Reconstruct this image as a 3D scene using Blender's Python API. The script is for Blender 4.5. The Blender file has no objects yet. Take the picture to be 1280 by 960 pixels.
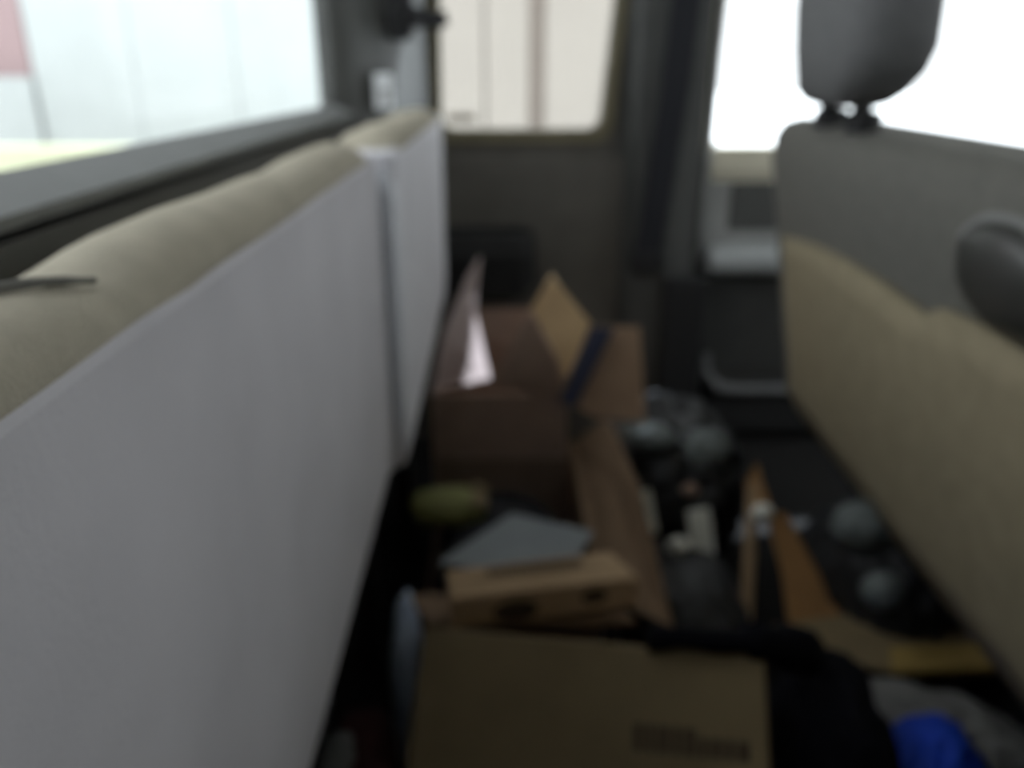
import bpy, bmesh, math, random
from mathutils import Vector, Matrix, noise

sc = bpy.context.scene
COL = sc.collection
# ---------------------------------------------------------------- camera, sky, sun, exposure
cd = bpy.data.cameras.new('camera')
cam = bpy.data.objects.new('camera', cd)
COL.objects.link(cam)
cam.location = (0, 0, 0.75)
cam.rotation_euler = (math.radians(90 - 21.306), 0, math.radians(-1.067))
cd.sensor_width = 36.0
cd.lens = 36.0 * 1000 / 1280
cd.clip_start = 0.01
cd.dof.use_dof = True            # the phone missed its focus: the whole cab is soft
cd.dof.focus_distance = 0.12
cd.dof.aperture_fstop = 10.5
sc.camera = cam

w = bpy.data.worlds.new('overcast_sky')
sc.world = w
w.use_nodes = True
bgn = w.node_tree.nodes['Background']
bgn.inputs['Color'].default_value = (0.93, 0.97, 1.0, 1)
bgn.inputs['Strength'].default_value = 1.5

sd = bpy.data.lights.new('sun', 'SUN')
sd.energy = 9.0
sd.color = (0.84, 0.91, 1.0)
sd.angle = math.radians(1.0)
sun = bpy.data.objects.new('sun', sd)
COL.objects.link(sun)
SUN_DIR = Vector((1.5, 1.0, 1.77))          # towards the sun
sun.rotation_euler = SUN_DIR.to_track_quat('Z', 'Y').to_euler()
sun.location = (6, 5, 7)

vs = sc.view_settings
vs.view_transform = 'Standard'
vs.look = 'None'
vs.gamma = 1
vs.use_curve_mapping = False
vs.exposure = 0.57

# ---------------------------------------------------------------- materials
def mat(name, col, rough=0.8, var=0.12, scale=30.0, bump=0.15, bscale=300.0, spec=0.3, metal=0.0, sheen=0.0):
    m = bpy.data.materials.new(name)
    m.use_nodes = True
    nt = m.node_tree
    b = nt.nodes['Principled BSDF']
    tc = nt.nodes.new('ShaderNodeTexCoord')
    nz = nt.nodes.new('ShaderNodeTexNoise')
    nz.inputs['Scale'].default_value = scale
    nz.inputs['Detail'].default_value = 4
    nt.links.new(tc.outputs['Object'], nz.inputs['Vector'])
    rp = nt.nodes.new('ShaderNodeValToRGB')
    rp.color_ramp.elements[0].position = 0.3
    rp.color_ramp.elements[1].position = 0.7
    rp.color_ramp.elements[0].color = (*[c * (1 - var) for c in col], 1)
    rp.color_ramp.elements[1].color = (*[min(1, c * (1 + var)) for c in col], 1)
    nt.links.new(nz.outputs['Fac'], rp.inputs['Fac'])
    nt.links.new(rp.outputs['Color'], b.inputs['Base Color'])
    b.inputs['Roughness'].default_value = rough
    b.inputs['Metallic'].default_value = metal
    b.inputs['Specular IOR Level'].default_value = spec
    if sheen:
        b.inputs['Sheen Weight'].default_value = sheen
    if bump:
        n2 = nt.nodes.new('ShaderNodeTexNoise')
        n2.inputs['Scale'].default_value = bscale
        nt.links.new(tc.outputs['Object'], n2.inputs['Vector'])
        bp = nt.nodes.new('ShaderNodeBump')
        bp.inputs['Strength'].default_value = bump
        bp.inputs['Distance'].default_value = 0.002
        nt.links.new(n2.outputs['Fac'], bp.inputs['Height'])
        nt.links.new(bp.outputs['Normal'], b.inputs['Normal'])
    return m

def glass(name, tint):
    m = bpy.data.materials.new(name)
    m.use_nodes = True
    nt = m.node_tree
    nt.nodes.remove(nt.nodes['Principled BSDF'])
    tr = nt.nodes.new('ShaderNodeBsdfTransparent')
    tr.inputs['Color'].default_value = (*tint, 1)
    gl = nt.nodes.new('ShaderNodeBsdfGlossy')
    gl.inputs['Roughness'].default_value = 0.02
    mx = nt.nodes.new('ShaderNodeMixShader')
    mx.inputs['Fac'].default_value = 0.015
    nt.links.new(tr.outputs['BSDF'], mx.inputs[1])
    nt.links.new(gl.outputs['BSDF'], mx.inputs[2])
    nt.links.new(mx.outputs['Shader'], nt.nodes['Material Output'].inputs['Surface'])
    return m

M = dict(
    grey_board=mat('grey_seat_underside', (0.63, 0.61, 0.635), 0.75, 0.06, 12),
    grey_board_lit=mat('grey_seat_underside_lit', (0.78, 0.77, 0.81), 0.7, 0.06, 12),  # same underside; window light at the far end put into a lighter colour
    edge_glint=mat('edge_glint_paint', (0.85, 0.87, 0.92), 0.4, 0.03, 12),  # reflection on the far cushion's edge, put into the colour
    tan=mat('tan_seat_fabric', (0.46, 0.42, 0.33), 0.9, 0.08, 60, 0.4, 900),
    seat_dark=mat('dark_seat_fabric', (0.19, 0.185, 0.165), 0.9, 0.08, 60, 0.4, 900),
    pocket=mat('olive_tan_seat_cloth', (0.37, 0.315, 0.21), 0.9, 0.08, 40, 0.4, 900),
    headrest=mat('grey_headrest_cloth', (0.17, 0.17, 0.17), 0.9, 0.08, 60, 0.4, 900),
    trim=mat('dark_grey_trim', (0.078, 0.079, 0.075), 0.6, 0.08, 20, 0.2),
    trim_light=mat('grey_trim', (0.30, 0.30, 0.29), 0.55, 0.08, 20, 0.2),
    ledge_grey=mat('grey_ledge_plastic', (0.17, 0.175, 0.172), 0.6, 0.08, 20, 0.2),
    sill=mat('olive_window_surround', (0.19, 0.165, 0.105), 0.5, 0.08, 20, 0.2),
    panel=mat('door_panel_plastic', (0.13, 0.12, 0.105), 0.7, 0.1, 20, 0.2),
    panel_dark=mat('door_panel_dark', (0.03, 0.03, 0.03), 0.7, 0.1, 20, 0.2),
    door_low=mat('lower_door_plastic', (0.05, 0.05, 0.047), 0.7, 0.1, 20, 0.2),
    pocket_highlight=mat('pocket_edge_highlight', (0.15, 0.15, 0.15), 0.4, 0.1, 20, 0.1),  # highlight on the door pocket rim, put into a lighter grey
    cream=mat('cream_door_top', (0.62, 0.58, 0.46), 0.5, 0.06, 20, 0.1),
    ledge=mat('pale_armrest', (0.42, 0.44, 0.44), 0.45, 0.06, 20, 0.1),
    rubber=mat('black_rubber', (0.02, 0.02, 0.021), 0.6, 0.1, 30, 0.1),
    belt=mat('black_belt_webbing', (0.018, 0.019, 0.024), 0.7, 0.1, 200, 0.3, 900),
    carpet=mat('dark_floor_carpet', (0.012, 0.0115, 0.011), 0.95, 0.3, 80, 0.6, 500),
    roof=mat('grey_headliner', (0.35, 0.34, 0.32), 0.95, 0.05, 60, 0.3, 700),
    card=mat('brown_cardboard', (0.25, 0.165, 0.10), 0.85, 0.1, 25, 0.2),
    card_pink=mat('pinkish_brown_cardboard', (0.34, 0.235, 0.185), 0.85, 0.08, 25, 0.2),
    card_tape_lit=mat('lit_brown_cardboard', (0.50, 0.34, 0.23), 0.85, 0.08, 25, 0.2),  # taped flap of the tall carton, its light put into the colour
    card_pale=mat('pale_pinkish_cardboard', (0.46, 0.38, 0.37), 0.85, 0.08, 25, 0.2),
    card_mid=mat('mid_brown_cardboard', (0.47, 0.34, 0.27), 0.85, 0.08, 25, 0.2),
    card_dark=mat('dark_brown_cardboard', (0.30, 0.215, 0.165), 0.85, 0.1, 25, 0.2),
    card_tan_lit=mat('lit_tan_cardboard', (0.52, 0.37, 0.20), 0.85, 0.08, 25, 0.2),  # right flap of the tall carton, painted brighter as if lit
    card_olive=mat('olive_brown_cardboard', (0.27, 0.205, 0.115), 0.85, 0.08, 25, 0.2),
    card_small=mat('warm_tan_cardboard', (0.50, 0.35, 0.21), 0.85, 0.06, 25, 0.2),
    card_orange=mat('orange_brown_cardboard', (0.44, 0.24, 0.10), 0.85, 0.1, 25, 0.2),
    card_yellow=mat('yellow_brown_cardboard', (0.45, 0.31, 0.10), 0.85, 0.1, 25, 0.2),
    print=mat('dark_brown_print', (0.085, 0.06, 0.04), 0.85, 0.1, 60, 0),
    tape=mat('dark_blue_tape', (0.075, 0.085, 0.14), 0.35, 0.1, 60, 0.05),
    bag=mat('black_plastic_bag', (0.022, 0.023, 0.025), 0.5, 0.2, 20, 0.1, 200, 0.4),
    bag_sheen=mat('black_bag_sheen', (0.15, 0.17, 0.17), 0.6, 0.2, 20, 0.1, 200, 0.5),  # sheen on the black bags, put into a grey colour
    cloth_black=mat('black_cloth', (0.006, 0.006, 0.009), 0.95, 0.2, 60, 0.4, 500, 0.1),
    cloth_maroon=mat('maroon_black_cloth', (0.028, 0.011, 0.011), 0.95, 0.2, 60, 0.4, 500, 0.1),
    cloth_blue=mat('bright_blue_cloth', (0.012, 0.06, 0.52), 0.7, 0.12, 40, 0.3, 500),
    cloth_grey=mat('grey_cloth', (0.25, 0.245, 0.235), 0.9, 0.25, 25, 0.4, 300),
    cloth_slate=mat('dark_slate_cloth', (0.03, 0.03, 0.035), 0.9, 0.25, 25, 0.4, 300),
    pouch=mat('yellow_green_pouch', (0.30, 0.30, 0.11), 0.6, 0.15, 30, 0.2),
    paper=mat('blue_grey_paper', (0.33, 0.36, 0.38), 0.7, 0.06, 20, 0.05),
    white_bag=mat('bluish_white_bag', (0.66, 0.76, 0.98), 0.45, 0.12, 25, 0.1),
    white=mat('white_card', (0.88, 0.88, 0.80), 0.6, 0.05, 20, 0.05),
    label=mat('white_label', (0.80, 0.82, 0.84), 0.5, 0.05, 20, 0),
    chrome=mat('steel_post', (0.35, 0.35, 0.36), 0.3, 0.05, 20, 0, metal=1.0),
    ground=mat('pale_concrete', (0.80, 0.80, 0.78), 0.9, 0.04, 3, 0.1, 40),
    wall_white=mat('white_wall_paint', (0.50, 0.53, 0.53), 0.8, 0.03, 4, 0.05),
    wall_cream=mat('cream_board_paint', (0.34, 0.308, 0.272), 0.8, 0.03, 4, 0.05),
    joint=mat('dark_board_joint', (0.275, 0.235, 0.205), 0.9, 0.05, 4, 0.05),  # band between the boards, darker than their paint
    wall_red=mat('faded_red_wall', (0.36, 0.26, 0.265), 0.85, 0.06, 6, 0.1),
    wall_lime=mat('pale_yellow_green_wall', (0.44, 0.455, 0.31), 0.85, 0.05, 6, 0.1),
    body=mat('outer_body_paint', (0.6, 0.6, 0.62), 0.4, 0.03, 6, 0),
    glass=glass('window_glass', (0.96, 0.97, 0.97)),
)

# ---------------------------------------------------------------- builders
def V(p):
    return Vector(p)

def tag(o, label=None, cat=None, group=None, kind=None):
    if label: o['label'] = label
    if cat: o['category'] = cat
    if group: o['group'] = group
    if kind: o['kind'] = kind
    return o

def thing(name, label, cat, loc, group=None):
    o = bpy.data.objects.new(name, None)
    COL.objects.link(o)
    o.location = loc
    o.empty_display_size = 0.05
    return tag(o, label, cat, group)

def wloc(o):
    v = Vector((0, 0, 0))
    while o is not None:
        v += o.location
        o = o.parent
    return v

def obj(name, bm, m, parent=None, smooth=False, origin=None):
    """Link a bmesh in world coordinates as ONE mesh object (shifted to its own or its thing's base)."""
    bmesh.ops.recalc_face_normals(bm, faces=bm.faces)
    if parent is None:
        if origin is None:
            xs = [v.co.x for v in bm.verts]; ys = [v.co.y for v in bm.verts]; zs = [v.co.z for v in bm.verts]
            origin = ((min(xs) + max(xs)) / 2, (min(ys) + max(ys)) / 2, min(zs))
        off = Vector(origin)
    else:
        off = wloc(parent)
    bmesh.ops.translate(bm, verts=bm.verts, vec=-off)
    if smooth:
        for f in bm.faces: f.smooth = True
    me = bpy.data.meshes.new(name)
    bm.to_mesh(me)
    bm.free()
    me.materials.append(m)
    o = bpy.data.objects.new(name, me)
    COL.objects.link(o)
    if parent is None:
        o.location = off
    else:
        o.parent = parent
    return o

def structure(name, bm, m, parent=None, smooth=False):
    o = obj(name, bm, m, parent, smooth)
    if parent is None: o['kind'] = 'structure'
    return o

def add_hexa(bm, b, t):
    """Solid between a bottom and a top loop of equal length."""
    bv = [bm.verts.new(p) for p in b]
    tv = [bm.verts.new(p) for p in t]
    n = len(b)
    bm.faces.new(bv[::-1]); bm.faces.new(tv)
    for i in range(n):
        bm.faces.new((bv[i], bv[(i + 1) % n], tv[(i + 1) % n], tv[i]))

def add_box(bm, lo, hi):
    x0, y0, z0 = lo; x1, y1, z1 = hi
    q = lambda z: [(x0, y0, z), (x1, y0, z), (x1, y1, z), (x0, y1, z)]
    add_hexa(bm, q(z0), q(z1))

def bevel(bm, r, seg=2):
    bmesh.ops.recalc_face_normals(bm, faces=bm.faces)
    bmesh.ops.bevel(bm, geom=list(bm.edges), offset=r, segments=seg, profile=0.5, affect='EDGES', clamp_overlap=True)

def bx(lo, hi, r=0.0, seg=2):
    bm = bmesh.new()
    add_box(bm, lo, hi)
    if r: bevel(bm, r, seg)
    return bm

def sheet(pts, th, flip=1, r=0.0):
    """Flat piece with thickness: a planar polygon pushed along its normal."""
    bm = bmesh.new()
    add_sheet(bm, pts, th, flip)
    if r: bevel(bm, r, 2)
    return bm

def add_sheet(bm, pts, th, flip=1):
    P = [V(p) for p in pts]
    n = Vector((0, 0, 0))
    for i in range(len(P)):
        n += P[i].cross(P[(i + 1) % len(P)])
    n.normalize()
    add_hexa(bm, P, [p + n * th * flip for p in P])

def add_tube(bm, path, r, seg=10):
    P = [V(p) for p in path]
    rings = []
    for i, p in enumerate(P):
        d = (P[min(i + 1, len(P) - 1)] - P[max(i - 1, 0)]).normalized()
        a = d.orthogonal().normalized() if not rings else (rings[-1][1] - d * rings[-1][1].dot(d)).normalized()
        b = d.cross(a)
        rr = r[i] if isinstance(r, (list, tuple)) else r
        rings.append(([bm.verts.new(p + (a * math.cos(t) + b * math.sin(t)) * rr) for t in [2 * math.pi * k / seg for k in range(seg)]], a))
    for (A, _), (B, _) in zip(rings, rings[1:]):
        for k in range(seg):
            bm.faces.new((A[k], A[(k + 1) % seg], B[(k + 1) % seg], B[k]))
    bm.faces.new(rings[0][0][::-1]); bm.faces.new(rings[-1][0])

def tube(path, r, seg=10):
    bm = bmesh.new(); add_tube(bm, path, r, seg); return bm

def smoothpath(pts, n=8):
    """Catmull-Rom through the points."""
    P = [V(p) for p in pts]
    P = [2 * P[0] - P[1]] + P + [2 * P[-1] - P[-2]]
    out = []
    for i in range(1, len(P) - 2):
        for k in range(n):
            t = k / n
            a, b, c, d = P[i - 1:i + 3]
            out.append(0.5 * ((2 * b) + (c - a) * t + (2 * a - 5 * b + 4 * c - d) * t * t + (3 * b - a - 3 * c + d) * t ** 3))
    out.append(P[-2])
    return out

def loft(sections, cap=True):
    bm = bmesh.new()
    rings = [[bm.verts.new(p) for p in s] for s in sections]
    n = len(rings[0])
    for A, B in zip(rings, rings[1:]):
        for k in range(n):
            bm.faces.new((A[k], A[(k + 1) % n], B[(k + 1) % n], B[k]))
    if cap:
        bm.faces.new(rings[0][::-1]); bm.faces.new(rings[-1])
    return bm

def rounded_rect(cx, cy, hx, hy, r, n=5):
    out = []
    for qx, qy, a0 in ((1, 1, 0), (-1, 1, 90), (-1, -1, 180), (1, -1, 270)):
        for k in range(n + 1):
            a = math.radians(a0 + 90 * k / n)
            out.append((cx + qx * (hx - r) + r * math.cos(a), cy + qy * (hy - r) + r * math.sin(a)))
    return out

def heap(c, rad, seed, amp=0.25, freq=2.2, floor=None, sub=4, ridged=0.5, rot=0.0, power=1.0):
    """A crumpled soft mass: a ball squashed to rad, folded by ridged noise, flattened where it lies."""
    bm = bmesh.new()
    bmesh.ops.create_icosphere(bm, subdivisions=sub, radius=1.0)
    ca, sa = math.cos(rot), math.sin(rot)
    off = Vector((seed * 7.31, seed * 3.7, seed * 1.9))
    for v in bm.verts:
        d = v.co.normalized()
        n1 = noise.noise(d * freq + off)
        n2 = 1 - 2 * abs(noise.noise(d * freq * 2.1 + off * 1.7))
        k = 1 + amp * (n1 * (1 - ridged) + n2 * ridged * 0.7)
        q = Vector((math.copysign(abs(d.x) ** power, d.x), math.copysign(abs(d.y) ** power, d.y), math.copysign(abs(d.z) ** power, d.z)))
        p = Vector((q.x * rad[0], q.y * rad[1], q.z * rad[2])) * k
        v.co = Vector((p.x * ca - p.y * sa, p.x * sa + p.y * ca, p.z)) + V(c)
        if floor is not None and v.co.z < floor:
            v.co.z = floor
    return bm

def solid_frame(bm, outer, inner, depth_vec):
    """Ring-shaped frame between two loops of equal length, pushed by depth_vec."""
    d = V(depth_vec)
    n = len(outer)
    o0 = [bm.verts.new(V(p)) for p in outer]; i0 = [bm.verts.new(V(p)) for p in inner]
    o1 = [bm.verts.new(V(p) + d) for p in outer]; i1 = [bm.verts.new(V(p) + d) for p in inner]
    for k in range(n):
        j = (k + 1) % n
        bm.faces.new((o0[k], o0[j], i0[j], i0[k]))
        bm.faces.new((o1[k], i1[k], i1[j], o1[j]))
        bm.faces.new((o0[k], o1[k], o1[j], o0[j]))
        bm.faces.new((i0[k], i0[j], i1[j], i1[k]))

# ---------------------------------------------------------------- the setting: the cab shell
structure('floor', bx((-0.30, -0.12, -0.04), (1.62, 1.66, 0.0)), M['carpet'])
structure('ceiling', bx((-0.30, -0.15, 1.16), (0.98, 1.66, 1.20)), M['roof'])

# rear wall with the wide back window
bm = bmesh.new()
add_box(bm, (-0.27, -0.12, 0.0), (-0.25, 1.62, 0.685))
add_box(bm, (-0.25, -0.12, 0.0), (-0.222, 1.28, 0.678))
add_box(bm, (-0.27, -0.12, 1.11), (-0.25, 1.62, 1.16))
add_box(bm, (-0.27, -0.12, 0.675), (-0.25, 0.02, 1.11))
add_box(bm, (-0.27, 1.305, 0.675), (-0.25, 1.62, 1.11))
wall_rear = structure('wall_rear', bm, M['trim'])
w1 = tag(bpy.data.objects.new('window_1', None), kind='structure')
COL.objects.link(w1); w1.location = (-0.26, 0.65, 0.67)
rr = rounded_rect(0.66, 0.8925, 0.655, 0.2225, 0.03)
ri = rounded_rect(0.66, 0.8985, 0.632, 0.2015, 0.03)
bm = bmesh.new()
solid_frame(bm, [(-0.264, y, z) for y, z in rr], [(-0.264, y, z) for y, z in ri], (0.018, 0, 0))
obj('window_frame', bm, M['trim'], w1)
obj('glass_pane', bx((-0.262, 0.02, 0.685), (-0.258, 1.30, 1.105)), M['glass'], w1)
# sloping ledge under the back window
obj('window_ledge', sheet([(-0.248, 0.0, 0.697), (-0.248, 1.29, 0.697), (-0.218, 1.29, 0.684), (-0.218, 0.0, 0.684)], 0.008, -1), M['ledge_grey'], w1)

# rear corner pillar, a bowed trim panel between the back window and the far door
sec = []
for z in (0.30, 0.6, 0.9, 1.16):
    sec.append([(-0.25, 1.295, z), (-0.222, 1.33, z), (-0.184, 1.42, z), (-0.148, 1.53, z), (-0.122, 1.585, z), (-0.122, 1.60, z), (-0.25, 1.60, z)])
structure('trim_1', loft(sec), M['trim'], smooth=False)

# far side: rear door with its window
d1 = tag(bpy.data.objects.new('door_1', None), kind='structure')
COL.objects.link(d1); d1.location = (0.05, 1.60, 0.0)
def window_loop(x0l, x0t, x1b, x1t, z0, z1, r=0.025, n=4):
    """Loop of a window that leans: lower left x, upper left x, lower right x, upper right x."""
    out = []
    for (x, z, sx, sz, a0) in ((x1t, z1, -1, -1, 0), (x0t, z1, 1, -1, 90), (x0l, z0, 1, 1, 180), (x1b, z0, -1, 1, 270)):
        cx, cz = x + sx * r, z + sz * r
        for k in range(n + 1):
            a = math.radians(a0 + 90 * k / n)
            out.append((cx + r * math.cos(a), cz + r * math.sin(a)))
    return out
def square_loop(x0, x1, z0, z1, n=4):
    out = []
    for (x, z) in ((x1, z1), (x0, z1), (x0, z0), (x1, z0)):
        out += [(x, z)] * (n + 1)
    return out
def wall_ring(bm, inner, x0, x1, z0, z1, y0, y1):
    n = len(inner) // 4
    ctr = [inner[k * n + n // 2] for k in range(4)]
    cs = [(x1, z1), (x0, z1), (x0, z0), (x1, z0)]
    outer = []
    for k in range(4):
        a = cs[k]
        for j in range(n):
            outer.append(a)
    # spread the repeated corners a hair so that faces stay valid
    outer = [(x + 1e-5 * (i % n), z + 1e-5 * (i % n)) for i, (x, z) in enumerate(outer)]
    solid_frame(bm, [(x, y0, z) for x, z in outer], [(x, y0, z) for x, z in inner], (0, y1 - y0, 0))
wl = window_loop(-0.103, -0.098, 0.200, 0.232, 0.648, 1.06)
bm = bmesh.new()
wall_ring(bm, wl, -0.25, 0.40, 0.30, 1.16, 1.60, 1.64)
obj('window_wall', bm, M['panel'], d1)
wo = window_loop(-0.128, -0.120, 0.222, 0.254, 0.624, 1.085, 0.035)
bm = bmesh.new()
solid_frame(bm, [(x, 1.588, z) for x, z in wo], [(x, 1.588, z) for x, z in wl], (0, 0.03, 0))
obj('window_surround', bm, M['sill'], d1)
obj('door_panel', bx((-0.25, 1.585, 0.0), (0.40, 1.64, 0.60), 0.006), M['panel'], d1)
# dark moulded armrest with a scooped recess
bm = bmesh.new()
sec = []
for x, s in ((-0.125, 0.6), (-0.10, 0.95), (-0.02, 1.0), (0.05, 0.95), (0.075, 0.6)):
    sec.append([(x, 1.59, 0.44 - 0.12 * s), (x, 1.59 - 0.045 * s, 0.40 - 0.07 * s), (x, 1.59 - 0.06 * s, 0.42), (x, 1.59 - 0.05 * s, 0.435 + 0.02 * s), (x, 1.59, 0.44 + 0.03 * s)])
bm.free()
obj('armrest', loft(sec), M['panel_dark'], d1, smooth=False)
w2 = tag(bpy.data.objects.new('window_2', None), kind='structure')
COL.objects.link(w2); w2.location = (0.05, 1.62, 0.65)
obj('glass_pane', bx((-0.115, 1.618, 0.638), (0.235, 1.623, 1.07)), M['glass'], w2)

# belt pillar (front edge of the rear door)
bm = loft([[(0.235, 1.60, z), (0.262, 1.555, z), (0.33, 1.54, z), (0.385, 1.55, z), (0.398, 1.60, z)] for z in (0.0, 0.4, 0.75, 1.16)])
structure('trim_2', bm, M['trim'])
structure('trim_4', bx((0.325, 1.520, 0.0), (0.412, 1.56, 0.375), 0.008), M['rubber'])
structure('trim_3', tube([(0.404, 1.585, 0.36), (0.406, 1.585, 0.60), (0.410, 1.588, 0.85), (0.416, 1.59, 1.16)], 0.008), M['trim_light'], smooth=True)

# far side: front door with its window
d2 = tag(bpy.data.objects.new('door_2', None), kind='structure')
COL.objects.link(d2); d2.location = (0.9, 1.60, 0.0)
wl3 = window_loop(0.415, 0.430, 1.30, 0.80, 0.615, 1.08)  # unseen front edge slanted in to keep the sun off the floor
bm = bmesh.new()
wall_ring(bm, wl3, 0.40, 1.62, 0.55, 1.16, 1.60, 1.64)
obj('window_wall', bm, M['cream'], d2)
obj('door_panel', bx((0.40, 1.612, 0.0), (1.62, 1.64, 0.56), 0.004), M['panel'], d2)
obj('door_top_rail', bx((0.412, 1.588, 0.563), (1.62, 1.615, 0.618), 0.008), M['cream'], d2)
obj('inset_panel', bx((0.462, 1.600, 0.452), (1.10, 1.615, 0.548), 0.006), M['trim'], d2)
obj('inset_surround', bx((0.412, 1.604, 0.36), (1.40, 1.614, 0.562), 0.003), M['trim_light'], d2)
obj('armrest', bx((0.418, 1.545, 0.378), (1.15, 1.612, 0.425), 0.015, 3), M['ledge'], d2, smooth=True)
bm = bmesh.new()
add_tube(bm, smoothpath([(0.432, 1.57, 0.200), (0.436, 1.565, 0.165), (0.462, 1.56, 0.135), (0.52, 1.56, 0.125), (0.70, 1.56, 0.125)], 6), 0.011)
obj('pocket_rim', bm, M['pocket_highlight'], d2, smooth=True)
obj('door_pocket', bx((0.44, 1.57, 0.02), (0.90, 1.613, 0.14), 0.01), M['panel_dark'], d2)
obj('lower_cover', bx((0.41, 1.603, 0.145), (1.40, 1.613, 0.36), 0.004), M['door_low'], d2)
w3 = tag(bpy.data.objects.new('window_3', None), kind='structure')
COL.objects.link(w3); w3.location = (0.9, 1.62, 0.62)
obj('glass_pane', bx((0.41, 1.618, 0.605), (1.45, 1.623, 1.09)), M['glass'], w3)

# front of the cab: bulkhead and windscreen
structure('wall_front', bx((1.58, -0.12, 0.0), (1.66, 1.66, 0.74)), M['panel_dark'])
w4 = tag(bpy.data.objects.new('window_4', None), kind='structure')
COL.objects.link(w4); w4.location = (1.3, 0.75, 0.75)
obj('glass_pane', sheet([(1.60, -0.10, 0.74), (1.60, 1.62, 0.74), (0.97, 1.62, 1.17), (0.97, -0.10, 1.17)], 0.005), M['glass'], w4)
# near side: unseen wall, left without openings to keep light from behind out
structure('wall_near', bx((-0.30, -0.16, 0.0), (1.62, -0.12, 1.16)), M['trim'])

# ---------------------------------------------------------------- folded rear seat: two cushions stood on edge
def folded_cushion(label, y0, y1, board, seam_y=None, dx=0.0):
    cx = -0.17
    t = thing('folded_seat_cushion', label, 'seat', (cx, (y0 + y1) / 2, 0.0))
    r = 0.02
    # underside board: a rounded slab
    prof = [(-0.112, 0.372), (-0.107, 0.385), (-0.1055, 0.410), (-0.105, 0.445), (-0.105, 0.56), (-0.105, 0.678), (-0.109, 0.684), (-0.150, 0.684), (-0.150, 0.360), (-0.130, 0.362)]
    def sect(y, inset):
        out = []
        for x, z in prof:
            out.append((x + dx - inset if x > -0.14 else x + dx, y, z - inset * 0.4 if z > 0.6 else z + inset * 0.4))
        return out
    obj('underside_board', loft([sect(y0, 0.006), sect(y0 + 0.005, 0.0), sect(y1 - 0.004, 0.0), sect(y1, 0.003)]), board, t, smooth=False)
    # padded cushion wrapping over the top edge
    pts = []
    secs = []
    n = 40
    L = y1 - y0
    for i in range(n + 1):
        f = i / n
        y = y0 + L * f
        e = min(f, 1 - f) * L
        k = 1.0 if e > 0.08 else math.sqrt(max(0.0, 1 - (1 - e / 0.08) ** 2)) * 0.30 + 0.70
        wv = 0.0012 * math.sin(y * 21 + 1.0) + 0.0006 * math.sin(y * 47)
        s = []
        for x, z in ((-0.1065, 0.680), (-0.1075, 0.687), (-0.113, 0.6935), (-0.122, 0.698), (-0.134, 0.6985), (-0.148, 0.693), (-0.165, 0.678), (-0.178, 0.645), (-0.182, 0.55), (-0.18, 0.42), (-0.17, 0.36), (-0.152, 0.355), (-0.150, 0.60)):
            zz = 0.56 + (z - 0.56) * (k if z > 0.6 else 1) + (wv if z > 0.67 else 0)
            if seam_y is not None and z > 0.66:
                zz -= 0.002 * math.exp(-((y - seam_y) / 0.03) ** 2)
            s.append((x + dx * (1 if x > -0.14 else 0), y, zz))
        secs.append(s)
    obj('seat_padding', loft(secs), M['tan'], t, smooth=True)
    for yy in (y0 + L * 0.2, y1 - L * 0.2):
        obj('hinge_leg', bx((-0.178, yy - 0.02, 0.0), (-0.155, yy + 0.02, 0.37), 0.004), M['rubber'], t)
    return t
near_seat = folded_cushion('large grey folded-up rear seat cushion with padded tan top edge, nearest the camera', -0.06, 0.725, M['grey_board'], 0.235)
far_seat = folded_cushion('smaller grey folded-up rear seat cushion at the far end, beside the corner pillar', 0.738, 1.385, M['grey_board_lit'], dx=0.015)
# crease across the near cushion's padding, its shade drawn as a dark tube
obj('crease_shade', tube(smoothpath([(-0.138, 0.185, 0.6985), (-0.130, 0.198, 0.6985), (-0.123, 0.212, 0.6975), (-0.116, 0.228, 0.694)], 6), [0.0016] * 12 + [0.0014] * 4 + [0.001] * 3, 8), M['seat_dark'], near_seat, smooth=True)
# far cushion's rounded edge, its reflected light put into a pale strip
obj('edge_reflection', tube([(-0.106, 0.742, 0.668), (-0.099, 0.742, 0.645), (-0.099, 0.742, 0.43), (-0.108, 0.742, 0.385)], 0.0095, 14), M['edge_glint'], far_seat, smooth=True)

# ---------------------------------------------------------------- front seat
fs = thing('front_seat', 'front seat with olive-tan back and dark headrest, in front of the bright window', 'seat', (0.62, 0.80, 0.0))
def seat_x(z):                       # rear face of the reclined backrest
    return 0.475 - (z - 0.25) * 0.18
Y0, Y1 = -0.08, 1.235  # unseen near end lengthened to block windscreen light from the near cushion
secs = []
ny = 22
zs = [0.245, 0.252, 0.28, 0.36, 0.46, 0.56, 0.64, 0.672, 0.688, 0.694]
ins = [0.022, 0.010, 0.0, 0, 0, 0, 0.0, 0.006, 0.018, 0.035]
for z, i in zip(zs, ins):
    xb = seat_x(z)
    rect = rounded_rect(xb + 0.075, (Y0 + Y1) / 2, 0.075 - i, (Y1 - Y0) / 2 - i * 0.8, 0.030 if i < 0.03 else 0.025, 4)
    bulge = []
    for x, y in rect:
        f = (y - Y0) / (Y1 - Y0)
        zt = z
        if z < 0.4: zt = z + (0.4 - z) / 0.15 * (y - 1.05) * 0.055
        if z > 0.6: zt = z + 0.012 * math.exp(-((y - 0.98) / 0.16) ** 2) - 0.016 * max(0, (0.9 - y)) - 0.006
        bulge.append((x - 0.010 * math.sin(math.pi * min(max(f, 0), 1)) * (1 if x < xb + 0.05 else 0), y, zt))
    secs.append(bulge)
obj('backrest', loft(secs), M['seat_dark'], fs, smooth=True)
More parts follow.
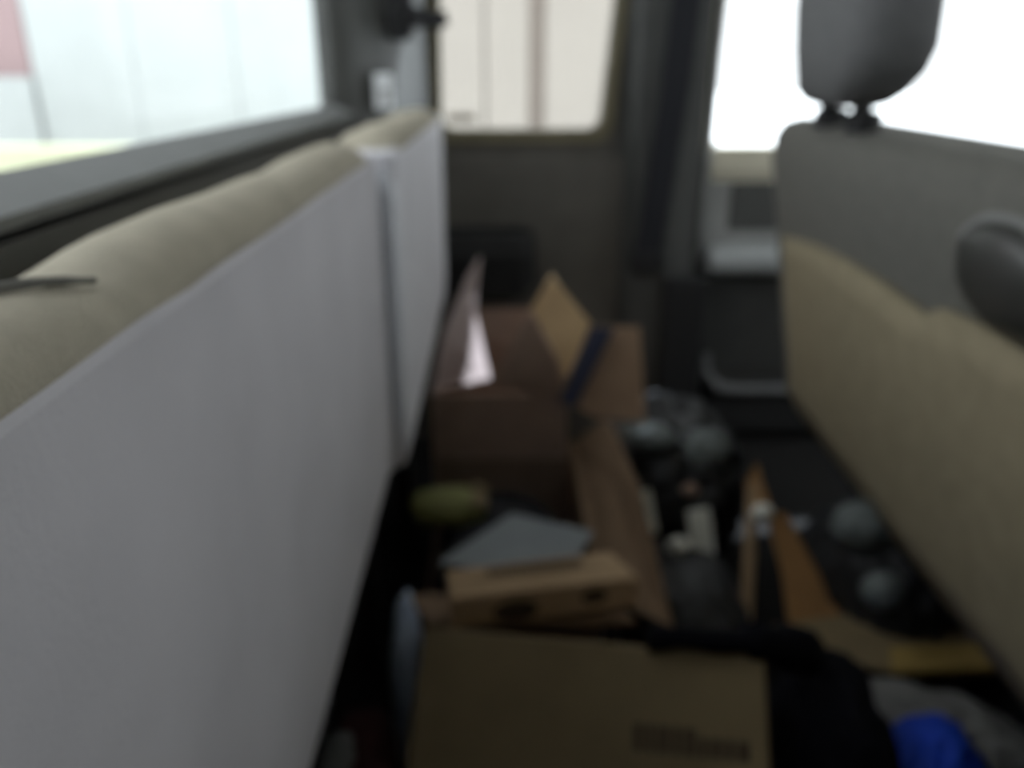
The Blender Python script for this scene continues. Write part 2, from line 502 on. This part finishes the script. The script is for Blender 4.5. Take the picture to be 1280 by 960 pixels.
# cloth map pocket over the lower back: its top edge sags in the middle
bm = bmesh.new()
N = 24
def pocket_top(y):
    return 0.515 + 0.032 * ((0.78 - y) / 0.42) ** 2 * (1 if y > 0.78 else 0.0) - 0.0
tops = [(1.225, 0.515), (1.15, 0.527), (1.05, 0.537), (0.95, 0.540), (0.85, 0.538), (0.78, 0.533), (0.74, 0.530), (0.71, 0.545), (0.66, 0.548), (0.50, 0.545), (0.20, 0.54), (-0.07, 0.54)]
grid = []
for y, zt in tops:
    col = []
    for k in range(9):
        f = k / 8
        zb_ = 0.252 + (y - 1.05) * 0.055
        z = zb_ + (zt - zb_) * f
        fy = (y - Y0) / (Y1 - Y0)
        x = seat_x(z) - 0.010 * math.sin(math.pi * fy) - 0.004 - 0.010 * math.sin(math.pi * min(f, 1) ** 1.5) * math.sin(math.pi * fy)
        if y > 1.20: x += 0.010
        col.append((x, y, z))
    grid.append(col)
vv = [[bm.verts.new(p) for p in c] for c in grid]
vb = [[bm.verts.new((p[0] + 0.012, p[1], p[2])) for p in c] for c in grid]
for i in range(len(vv) - 1):
    for k in range(8):
        bm.faces.new((vv[i][k], vv[i + 1][k], vv[i + 1][k + 1], vv[i][k + 1]))
        bm.faces.new((vb[i][k], vb[i][k + 1], vb[i + 1][k + 1], vb[i + 1][k]))
    bm.faces.new((vv[i][8], vv[i + 1][8], vb[i + 1][8], vb[i][8]))
    bm.faces.new((vv[i][0], vb[i][0], vb[i + 1][0], vv[i + 1][0]))
for i in (0, len(vv) - 1):
    for k in range(8):
        bm.faces.new((vv[i][k], vv[i][k + 1], vb[i][k + 1], vb[i][k]))
tag(obj('map_pocket', bm, M['pocket'], fs, smooth=True), 'olive-tan cloth pocket with a sagging top edge')
# rounded moulded hand-hold on the near half of the back
cy, cz = 0.590, 0.602
secs = []
for s, d in ((1.0, 0.0), (0.97, 0.012), (0.86, 0.022), (0.66, 0.029), (0.35, 0.033)):
    secs.append([(seat_x(cz + 0.047 * s * math.sin(a)) - 0.008 - d, cy + 0.075 * s * math.cos(a), cz + 0.047 * s * math.sin(a)) for a in [2 * math.pi * k / 28 for k in range(28)]])
tag(obj('moulded_grip', loft(secs), mat('grey_moulded_plastic', (0.055, 0.055, 0.05), 0.35, 0.05, 20, 0.05, 300, 0.6), fs, smooth=True), 'dark rounded moulding with a painted highlight along its top')
obj('grip_highlight', tube([(seat_x(cz + 0.046 * math.sin(a)) - 0.022, cy + 0.073 * math.cos(a), cz + 0.046 * math.sin(a)) for a in [math.radians(20 + 6 * k) for k in range(18)]], [0.001] + [0.004] * 16 + [0.001], 8), M['trim_light'], fs, smooth=True)  # highlight on the moulding, put in as a light grey tube
# cushion and base
obj('seat_cushion', bx((0.52, Y0 + 0.02, 0.24), (0.98, Y1 - 0.03, 0.34), 0.04, 3), M['seat_dark'], fs, smooth=True)
obj('seat_base', bx((0.60, Y0 + 0.10, 0.0), (0.93, Y1 - 0.12, 0.20), 0.01), M['rubber'], fs)
obj('lit_edge', bx((0.474, Y0 + 0.02, 0.215), (0.50, 0.66, 0.240), 0.006), M['tan'], fs)  # lit lower edge of the seat, put in as a lighter tan strip
# headrest
hc = (0.42, 1.0)
secs = []
for z, ya, yb, hx, r in ((0.712, 0.965, 1.065, 0.022, 0.018), (0.716, 0.945, 1.085, 0.030, 0.024), (0.728, 0.920, 1.095, 0.040, 0.032), (0.750, 0.885, 1.088, 0.046, 0.038), (0.775, 0.868, 1.085, 0.050, 0.042), (0.82, 0.862, 1.085, 0.050, 0.042), (0.865, 0.866, 1.082, 0.046, 0.04), (0.895, 0.885, 1.065, 0.036, 0.03), (0.910, 0.915, 1.035, 0.022, 0.018)):
    secs.append([(x, y, z) for x, y in rounded_rect(hc[0] - (z - 0.72) * 0.1, (ya + yb) / 2, hx, (yb - ya) / 2, r, 5)])
obj('headrest', loft(secs), M['headrest'], fs, smooth=True)
for yy in (0.965, 1.062):
    obj('headrest_post', tube([(0.425, yy, 0.66), (0.42, yy, 0.725)], 0.012, 12), M['chrome'], fs, smooth=True)
    obj('post_collar', loft([[(0.425 + rr_ * math.cos(a), yy + rr_ * math.sin(a), z) for a in [2 * math.pi * k / 16 for k in range(16)]] for z, rr_ in ((0.685, 0.021), (0.704, 0.020), (0.708, 0.015))]), M['rubber'], fs)

# ---------------------------------------------------------------- on the pillars
sb = thing('seat_belt', 'black seat belt hanging down the pillar between the two far windows', 'seat belt', (0.31, 1.54, 0.385))
bm = bmesh.new()
cl = [(0.336, 1.534, 1.14), (0.334, 1.530, 0.90), (0.322, 1.528, 0.72), (0.306, 1.530, 0.56), (0.290, 1.534, 0.40)]
for a, b in zip(cl, cl[1:]):
    add_hexa(bm, [(a[0] - .026, a[1], a[2]), (a[0] + .026, a[1], a[2]), (b[0] + .026, b[1], b[2]), (b[0] - .026, b[1], b[2])], [(a[0] - .026, a[1] + .003, a[2]), (a[0] + .026, a[1] + .003, a[2]), (b[0] + .026, b[1] + .003, b[2]), (b[0] - .026, b[1] + .003, b[2])])
obj('webbing', bm, M['belt'], sb)
obj('anchor_cover', bx((0.258, 1.520, 0.385), (0.322, 1.542, 0.425), 0.006), M['rubber'], sb)
obj('belt_guide', bx((0.30, 1.515, 1.02), (0.37, 1.54, 1.07), 0.008), M['rubber'], sb)

hk = thing('coat_hook', 'dark coat hook arm jutting from the corner pillar across the far side window', 'hook', (-0.17, 1.46, 0.80))
obj('hook_base', bx((-0.190, 1.432, 0.80), (-0.135, 1.50, 0.93), 0.012), M['rubber'], hk)
obj('hook_arm', tube(smoothpath([(-0.150, 1.44, 0.835), (-0.125, 1.425, 0.832), (-0.098, 1.42, 0.828), (-0.078, 1.42, 0.832)], 5), [0.016] * 8 + [0.014] * 5 + [0.012] * 3, 10), M['rubber'], hk, smooth=True)

lb = thing('label_tag', 'small white label stuck on the dark corner pillar above the folded seat', 'label', (-0.190, 1.402, 0.695))
ln = Vector((0.95, -0.31, 0)).normalized(); lt = Vector((0.31, 0.95, 0)).normalized()
c0 = Vector((-0.186, 1.40, 0.721))
q = lambda a, z: tuple(c0 + lt * a + Vector((0, 0, z)))
obj('label_sheet', sheet([q(-0.032, -0.027), q(0.032, -0.027), q(0.032, 0.027), q(-0.032, 0.027)], 0.002, 1), M['label'], lb)
obj('printed_mark', sheet([tuple(V(q(-0.010, -0.016)) + ln * .003), tuple(V(q(0.012, -0.016)) + ln * .003), tuple(V(q(0.012, 0.004)) + ln * .003), tuple(V(q(-0.010, 0.004)) + ln * .003)], 0.001, 1), M['trim_light'], lb)

st = obj('window_sticker', bx((-0.092, 1.6125, 0.662), (-0.040, 1.6165, 0.676)), mat('grey_brown_sticker', (0.42, 0.37, 0.32), 0.7, 0.1, 60, 0))
tag(st, 'faint grey-brown sticker low in the corner of the far side window', 'sticker')

# ---------------------------------------------------------------- tall open carton with flaps
TA = thing('tall_open_carton', 'tall open brown carton with raised flaps and a blue taped flap, by far door', 'box', (-0.01, 1.225, 0.0))
x0, x1, y0, y1, zt, th = -0.100, 0.104, 1.10, 1.35, 0.305, 0.004
obj('front_panel', bx((x0, y0, 0.0), (x1, y0 + th, zt)), M['card_mid'], TA)
obj('back_panel', bx((x0, y1 - th, 0.0), (x1, y1, zt)), M['card_pink'], TA)
obj('side_panel', bx((x0, y0 + th, 0.0), (x0 + th, y1 - th, zt)), M['card_pink'], TA)
obj('side_panel', bx((x1 - th, y0 + th, 0.0), (x1, y1 - th, zt)), M['card'], TA)
obj('bottom_panel', bx((x0 + th, y0 + th, 0.0), (x1 - th, y1 - th, th)), M['card'], TA)
obj('flap', sheet([(-0.098, 1.11, 0.305), (-0.013, 1.26, 0.269), (-0.037, 1.27, 0.385), (-0.026, 1.27, 0.475), (-0.045, 1.24, 0.45), (-0.079, 1.14, 0.383)], 0.003, -1), M['card_pale'], TA)
obj('flap', sheet([(x0 + .003, y1, zt), (x1 - .003, y1, zt), (x1 - .030, y1 + 0.02, zt + 0.055), (x0 + .050, y1 + 0.02, zt + 0.055)], th, -1), M['card_pink'], TA)
obj('flap', sheet([(0.113, 1.13, 0.309), (0.085, 1.18, 0.332), (0.057, 1.29, 0.379), (0.09, 1.29, 0.438), (0.143, 1.17, 0.391)], 0.003, -1), M['card_tan_lit'], TA)
obj('flap', sheet([(-0.013, 1.098, 0.324), (0.1, 1.098, 0.296), (0.089, 1.085, 0.361), (0.047, 1.085, 0.44)], th, 1), M['card_mid'], TA)
tf = obj('flap', sheet([(0.102, 1.105, 0.289), (0.143, 1.1, 0.267), (0.221, 1.1, 0.259), (0.21, 1.13, 0.399), (0.142, 1.13, 0.4)], th, 1), M['card_tape_lit'], TA)
tag(tf, 'front flap swung out, with blue tape on it')
obj('tape_strip', sheet([(0.088, 1.085, 0.297), (0.115, 1.085, 0.291), (0.168, 1.1, 0.406), (0.133, 1.1, 0.409)], 0.0015, -1), M['tape'], tf)

# ---------------------------------------------------------------- low long carton and what lies in it
LB = thing('low_open_carton', 'long low brown carton with slanted side flap, holding pouch and paper', 'box', (0.0, 0.88, 0.0))
bx0, bx1, by0, by1, bz = -0.095, 0.110, 0.705, 1.090, 0.235
obj('front_panel', bx((bx0, by0, 0), (bx1, by0 + th, bz)), M['card_dark'], LB)
obj('back_panel', bx((bx0, by1 - th, 0), (bx1, by1, bz - 0.03)), M['card_dark'], LB)
obj('side_panel', bx((bx0, by0 + th, 0), (bx0 + th, by1 - th, bz - 0.12)), M['card_dark'], LB)
obj('side_panel', bx((bx1 - th, by0 + th, 0), (bx1, by1 - th, bz)), M['card'], LB)
obj('bottom_panel', bx((bx0 + th, by0 + th, 0), (bx1 - th, by1 - th, th)), M['card'], LB)
obj('flap', sheet([(bx1, by1 - 0.01, bz), (bx1, by0, bz), (0.162, 0.621, 0.26), (0.158, 0.809, 0.311), (0.15, 1.015, 0.303)], th, -1), M['card'], LB)
obj('flap', sheet([(bx0, by0, bz + .003), (bx1, by0, bz + .003), (bx1 + 0.02, 0.628, 0.262), (bx0 + 0.03, 0.628, 0.262)], th, 1), M['card'], LB)

tag(obj('dark_cloth_bundle', heap((0.005, 0.90, 0.095), (0.086, 0.165, 0.10), 3, 0.10, 2.0, 0.006, 4, 0.6, 0, 0.7), M['cloth_slate'], smooth=True),
    'dark cloth bundle filling the low carton under the yellow-green pouch', 'cloth')
pc = thing('pouch', 'small yellow-green pouch lying in the low carton before the tall one', 'pouch', (-0.065, 0.955, 0.185))
obj('pouch_body', heap((-0.068, 0.950, 0.203), (0.048, 0.032, 0.020), 5, 0.22, 2.0, None, 4, 0.4, 0.05, 0.7), M['pouch'], pc, smooth=True)
obj('flap_closure', sheet([(-0.036, 0.918, 0.220), (-0.016, 0.922, 0.214), (-0.016, 0.975, 0.216), (-0.036, 0.978, 0.222)], 0.004), M['card_olive'], pc)
pp = sheet([(-0.069, 0.77, 0.235), (0.016, 0.855, 0.247), (0.11, 0.807, 0.25), (0.088, 0.768, 0.24), (0.014, 0.741, 0.235)], 0.002, 1)
pp = obj('paper_sheet', pp, M['paper'])
tag(pp, 'blue-grey sheet of paper lying in the low carton behind the small box', 'paper')

# ---------------------------------------------------------------- small printed carton
CL = [V(p) for p in ((-0.052, 0.659, 0.3), (0.111, 0.686, 0.302), (0.134, 0.64, 0.302), (-0.045, 0.612, 0.3))]
SC = thing('small_carton', 'small flat tan carton with printed top, above the big leaning box', 'box', (0.035, 0.65, 0.266))
def lerp4(Q, a, b, up=0.0):
    p = (Q[3] * (1 - a) + Q[2] * a) * (1 - b) + (Q[0] * (1 - a) + Q[1] * a) * b
    return p + Vector((0, 0, up))
hgt = 0.0335
bm = bmesh.new()
add_hexa(bm, [p - Vector((0, 0, hgt)) for p in CL], CL)
bevel(bm, 0.0025, 2)
obj('carton_body', bm, M['card_small'], SC)
obj('lid_seam', sheet([lerp4(CL, 0.01, 0.50, .0002), lerp4(CL, 0.99, 0.50, .0002), lerp4(CL, 0.99, 0.53, .0002), lerp4(CL, 0.01, 0.53, .0002)], 0.0005), M['card_olive'], SC)
bm = bmesh.new()                       # a printed word, too soft to read
random.seed(4)
a = 0.23
while a < 0.76:
    wd = random.uniform(0.022, 0.036)
    add_sheet(bm, [lerp4(CL, a, 0.60, .0008), lerp4(CL, a + wd, 0.60, .0008), lerp4(CL, a + wd, 0.84, .0008), lerp4(CL, a, 0.84, .0008)], 0.0004)
    a += wd + 0.010
obj('printed_line', bm, M['print'], SC)
def front4(a, b):
    top = CL[3] * (1 - a) + CL[2] * a
    return top - Vector((0, 0, hgt * b)) + Vector((-0.0008, -0.0012, 0))
for ca, cb, ra, rb in ((0.34, 0.62, 0.12, 0.34), (0.76, 0.45, 0.07, 0.24)):
    ring = [front4(ca + ra * math.cos(t), cb + rb * math.sin(t)) for t in [2 * math.pi * k / 20 for k in range(20)]]
    obj('printed_mark', sheet(ring, 0.0006), M['print'], SC)

# ---------------------------------------------------------------- big near carton leaning back
e1 = (V((0.225, 0.545, 0.288)) - V((-0.067, 0.587, 0.29)))
Wd = e1.length; e1.normalize()
hz = Vector((e1.y, -e1.x, 0)).normalized()             # horizontal, towards the camera
tilt = math.radians(40)
e2 = hz * math.cos(tilt) - Vector((0, 0, 1)) * math.sin(tilt)   # down the big face
e3 = e1.cross(e2).normalized()
if e3.z < 0: e3 = -e3
TL = V((-0.067, 0.587, 0.29))
BC = thing('large_carton', 'large brown carton leaning back nearest the camera with a dark printed word', 'box', (0.08, 0.40, 0.0))
Lc, Tc = 0.352, 0.075
def face(a, b, up=0.0):
    return TL + e1 * (Wd * a) + e2 * b + e3 * up
bm = bmesh.new()
add_hexa(bm, [face(0, 0, -Tc), face(1, 0, -Tc), face(1, Lc, -Tc), face(0, Lc, -Tc)], [face(0, 0), face(1, 0), face(1, Lc), face(0, Lc)])
bevel(bm, 0.003, 2)
obj('carton_body', bm, M['card_olive'], BC)
obj('centre_seam', sheet([face(0.005, 0.172, .0003), face(0.995, 0.172, .0003), face(0.995, 0.175, .0003), face(0.005, 0.175, .0003)], 0.0005), M['card_dark'], BC)
bm = bmesh.new()
random.seed(9)
a = 0.630
while a < 0.925:
    wd = random.uniform(0.020, 0.032)
    h0 = random.choice((0.0, 0.0, 0.006))
    add_sheet(bm, [face(a, 0.063 + h0, .0006), face(a + wd, 0.063 + h0, .0006), face(a + wd, 0.084, .0006), face(a, 0.084, .0006)], 0.0004)
    a += wd + 0.009
obj('printed_word', bm, M['print'], BC)

# ---------------------------------------------------------------- soft things at the left
tag(obj('maroon_bag', heap((-0.118, 0.485, 0.115), (0.033, 0.105, 0.125), 11, 0.15, 2.2, 0.0, 4, 0.5, 0, 0.75), M['cloth_maroon'], smooth=True),
    'dark maroon cloth bag squeezed between the folded seat and the large carton', 'bag')
tag(obj('white_plastic_bag', heap((-0.092, 0.648, 0.120), (0.015, 0.036, 0.135), 17, 0.40, 2.6, 0.0, 4, 0.7, 0, 0.8), M['white_bag'], smooth=True),
    'crumpled bluish-white plastic bag beside the folded seat, left of the small carton', 'bag')
tag(obj('grey_scrap', heap((-0.132, 0.488, 0.235), (0.015, 0.030, 0.012), 19, 0.3, 2.6, None, 3, 0.7), M['trim'], smooth=True),
    'small grey scrap of cloth on the maroon bag against the folded seat', 'cloth')

# ---------------------------------------------------------------- soft and loose things at the right
bk = thing('black_plastic_bag', 'crumpled black plastic bag with painted dull sheen right of the tall carton', 'bag', (0.27, 1.18, 0.0))
obj('bag_body', heap((0.275, 1.19, 0.105), (0.120, 0.15, 0.135), 23, 0.28, 2.4, 0.0, 5, 0.7), M['bag'], bk, smooth=True)
obj('sheen_fold', heap((0.31, 1.12, 0.201), (0.050, 0.04, 0.030), 29, 0.3, 2.4, None, 4, 0.7, 0.5), M['bag_sheen'], bk, smooth=True)  # dull sheen of the black bag painted as grey lumps
obj('sheen_fold', heap((0.227, 1.1, 0.235), (0.040, 0.03, 0.018), 31, 0.3, 2.4, None, 4, 0.7, -0.6), M['bag_sheen'], bk, smooth=True)

dk = obj('black_tote_bag', heap((0.245, 0.88, 0.055), (0.080, 0.125, 0.085), 37, 0.16, 2.0, 0.0, 5, 0.5, 0, 0.75), M['bag'], smooth=True)
tag(dk, 'low black bag on the floor under the white pack and papers', 'bag')
def upright(name, label, cat, c, wx, wz, t, lean, turn, m, r=0.002):
    bm = bmesh.new()
    add_box(bm, (-wx / 2, -t / 2, 0), (wx / 2, t / 2, wz))
    bevel(bm, r, 2)
    bmesh.ops.rotate(bm, verts=bm.verts, cent=(0, 0, 0), matrix=Matrix.Rotation(turn, 3, 'Z') @ Matrix.Rotation(lean, 3, 'X'))
    bmesh.ops.translate(bm, verts=bm.verts, vec=c)
    return tag(obj(name, bm, m), label, cat)
upright('white_pack', 'upright white pack standing on the black bag, larger of the white pieces', 'pack', (0.286, 0.95, 0.121), 0.031, 0.064, 0.012, -0.5, 0.2, M['white'])
tag(obj('crumpled_tissue', heap((0.245, 0.93, 0.147), (0.016, 0.014, 0.012), 41, 0.3, 2.6, None, 3, 0.7), M['white'], smooth=True),
    'small crumpled white tissue just left of the upright white pack', 'tissue')
upright('paper_card', 'narrow pale card leaning on the low carton flap beside the black bag', 'card', (0.213, 0.96, 0.149), 0.022, 0.062, 0.003, -0.5, 0.35, M['white'])
tag(obj('pink_scrap', heap((0.28, 1.03, 0.18), (0.012, 0.010, 0.008), 43, 0.3, 2.6, None, 3, 0.7), M['card_pink'], smooth=True),
    'tiny pale pink scrap on the black plastic bag above the white pack', 'paper')

# folded sheet of cardboard standing like a tent
TN = thing('folded_cardboard', 'folded orange-brown cardboard standing like a tent in front of the front seat', 'cardboard', (0.36, 0.84, 0.07))
A0 = V((0.347, 0.96, 0.251))
obj('left_panel', sheet([(0.302, 0.82, 0.093), (0.315, 0.825, 0.089), (0.342, 0.93, 0.201), (0.354, 0.955, 0.229), (0.346, 0.96, 0.255), (0.335, 0.95, 0.234)], 0.006, 1), M['card_small'], TN)
obj('right_panel', sheet([(0.358, 0.93, 0.203), (0.387, 0.935, 0.195), (0.446, 0.83, 0.09), (0.365, 0.815, 0.093), (0.369, 0.875, 0.143)], 0.004, 1), M['card_orange'], TN)
obj('top_flap', sheet([(0.331, 0.945, 0.234), (0.346, 0.955, 0.26), (0.361, 0.93, 0.215), (0.338, 0.925, 0.192)], 0.004, 1), M['card_orange'], TN)
tag(obj('tape_tab', heap((0.347, 0.915, 0.208), (0.016, 0.012, 0.012), 47, 0.25, 2.4, None, 3, 0.5, 0.5), M['white'], TN, smooth=True), 'pale tape tab at the fold')

gb = thing('knotted_black_bag', 'black plastic bag with two bulges painted with grey sheen beside the front seat', 'bag', (0.46, 0.86, 0.0))
obj('bag_body', heap((0.492, 0.895, 0.095), (0.072, 0.11, 0.13), 53, 0.2, 2.2, 0.0, 5, 0.6, 0.3), M['bag'], gb, smooth=True)
obj('sheen_bulge', heap((0.458, 0.86, 0.223), (0.040, 0.03, 0.028), 59, 0.25, 2.3, None, 4, 0.6, 0.2), M['bag_sheen'], gb, smooth=True)  # sheen of the black bag put into grey bulges
obj('sheen_bulge', heap((0.442, 0.765, 0.193), (0.024, 0.02, 0.020), 61, 0.25, 2.3, None, 4, 0.6, 0.4), M['bag_sheen'], gb, smooth=True)

bf = obj('flat_cardboard', sheet([(0.296, 0.802, 0.105), (0.442, 0.83, 0.105), (0.614, 0.796, 0.095), (0.57, 0.732, 0.095), (0.447, 0.736, 0.098), (0.359, 0.769, 0.103)], 0.006, -1), M['card_olive'])
tag(bf, 'flat olive-brown cardboard sheet under the tent-folded cardboard', 'cardboard')
tag(obj('yellow_card_strip', sheet([(0.462, 0.76, 0.108), (0.583, 0.763, 0.108), (0.565, 0.723, 0.108), (0.447, 0.72, 0.108)], 0.010, -1, 0.002), M['card_yellow']),
    'yellow-brown card strip lying on the flat sheet beside the front seat', 'cardboard')
tag(obj('grey_cloth', heap((0.470, 0.675, 0.045), (0.13, 0.065, 0.060), 67, 0.3, 2.4, 0.0, 5, 0.7, -0.5), M['cloth_grey'], smooth=True),
    'rumpled grey cloth between the card strip and the blue cloth', 'cloth')
tag(obj('dark_cloth', heap((0.530, 0.545, 0.055), (0.055, 0.06, 0.075), 71, 0.2, 2.4, 0.0, 4, 0.6), M['cloth_slate'], smooth=True),
    'dark slate cloth heap in the corner right of the blue cloth', 'cloth')
tag(obj('blue_cloth', heap((0.405, 0.560, 0.085), (0.058, 0.085, 0.085), 73, 0.2, 2.0, 0.0, 5, 0.55, -0.6), M['cloth_blue'], smooth=True),
    'bright blue cloth peeking out beside the black jacket', 'cloth')
jk = thing('black_jacket', 'black jacket heaped right of the large carton with a sleeve across its top edge', 'jacket', (0.30, 0.56, 0.0))
obj('jacket_body', heap((0.300, 0.555, 0.105), (0.050, 0.105, 0.142), 79, 0.16, 2.0, 0.0, 5, 0.5, -0.15, 0.8), M['cloth_black'], jk, smooth=True)
obj('sleeve', tube(smoothpath([(0.126, 0.557, 0.296), (0.154, 0.554, 0.3), (0.187, 0.551, 0.298), (0.223, 0.555, 0.295), (0.273, 0.577, 0.265)], 5), [0.010] * 4 + [0.009] * 5 + [0.010] * 5 + [0.016] * 4 + [0.022] * 3, 10), M['cloth_black'], jk, smooth=True)

# ---------------------------------------------------------------- outside
structure('ground', bx((-30, -30, -0.62), (60, 60, -0.55)), M['ground'])
fn = thing('board_fence', 'cream board wall seen through the far side window', 'fence', (0.0, 3.6, -0.55))
for xa, xb in ((-0.46, -0.05), (-0.042, 0.135), (0.205, 0.62)):
    obj('board', bx((xa, 3.56, -0.55), (xb, 3.60, 2.1), 0.004), M['wall_cream'], fn)
obj('backing', bx((-0.46, 3.60, -0.55), (0.62, 3.64, 2.1)), M['joint'], fn)
wb = thing('white_building', 'white panelled building wall seen through the back window', 'building', (-1.7, 6.0, -0.55))
x = -3.20
for k in range(5):
    obj('wall_panel', bx((x, 6.0, -0.55), (x + 0.694, 6.08, 3.2), 0.003), M['wall_white'], wb)
    x += 0.70
obj('backing', bx((-3.20, 6.08, -0.55), (0.06, 6.16, 3.2)), M['wall_white'], wb)
rb = thing('red_building', 'faded red wall at the edge of the back window view', 'building', (-4.9, 6.1, -0.55))
obj('wall', bx((-6.4, 6.02, -0.55), (-3.22, 6.2, 3.2)), M['wall_red'], rb)
obj('white_base', bx((-6.4, 5.96, -0.55), (-3.22, 6.02, 0.72)), M['wall_white'], rb)
lw = obj('garden_wall', bx((-4.2, 4.2, -0.55), (-1.35, 4.35, 0.40), 0.01), M['wall_lime'])
tag(lw, 'low pale yellow-green wall outside below the white building', 'wall')
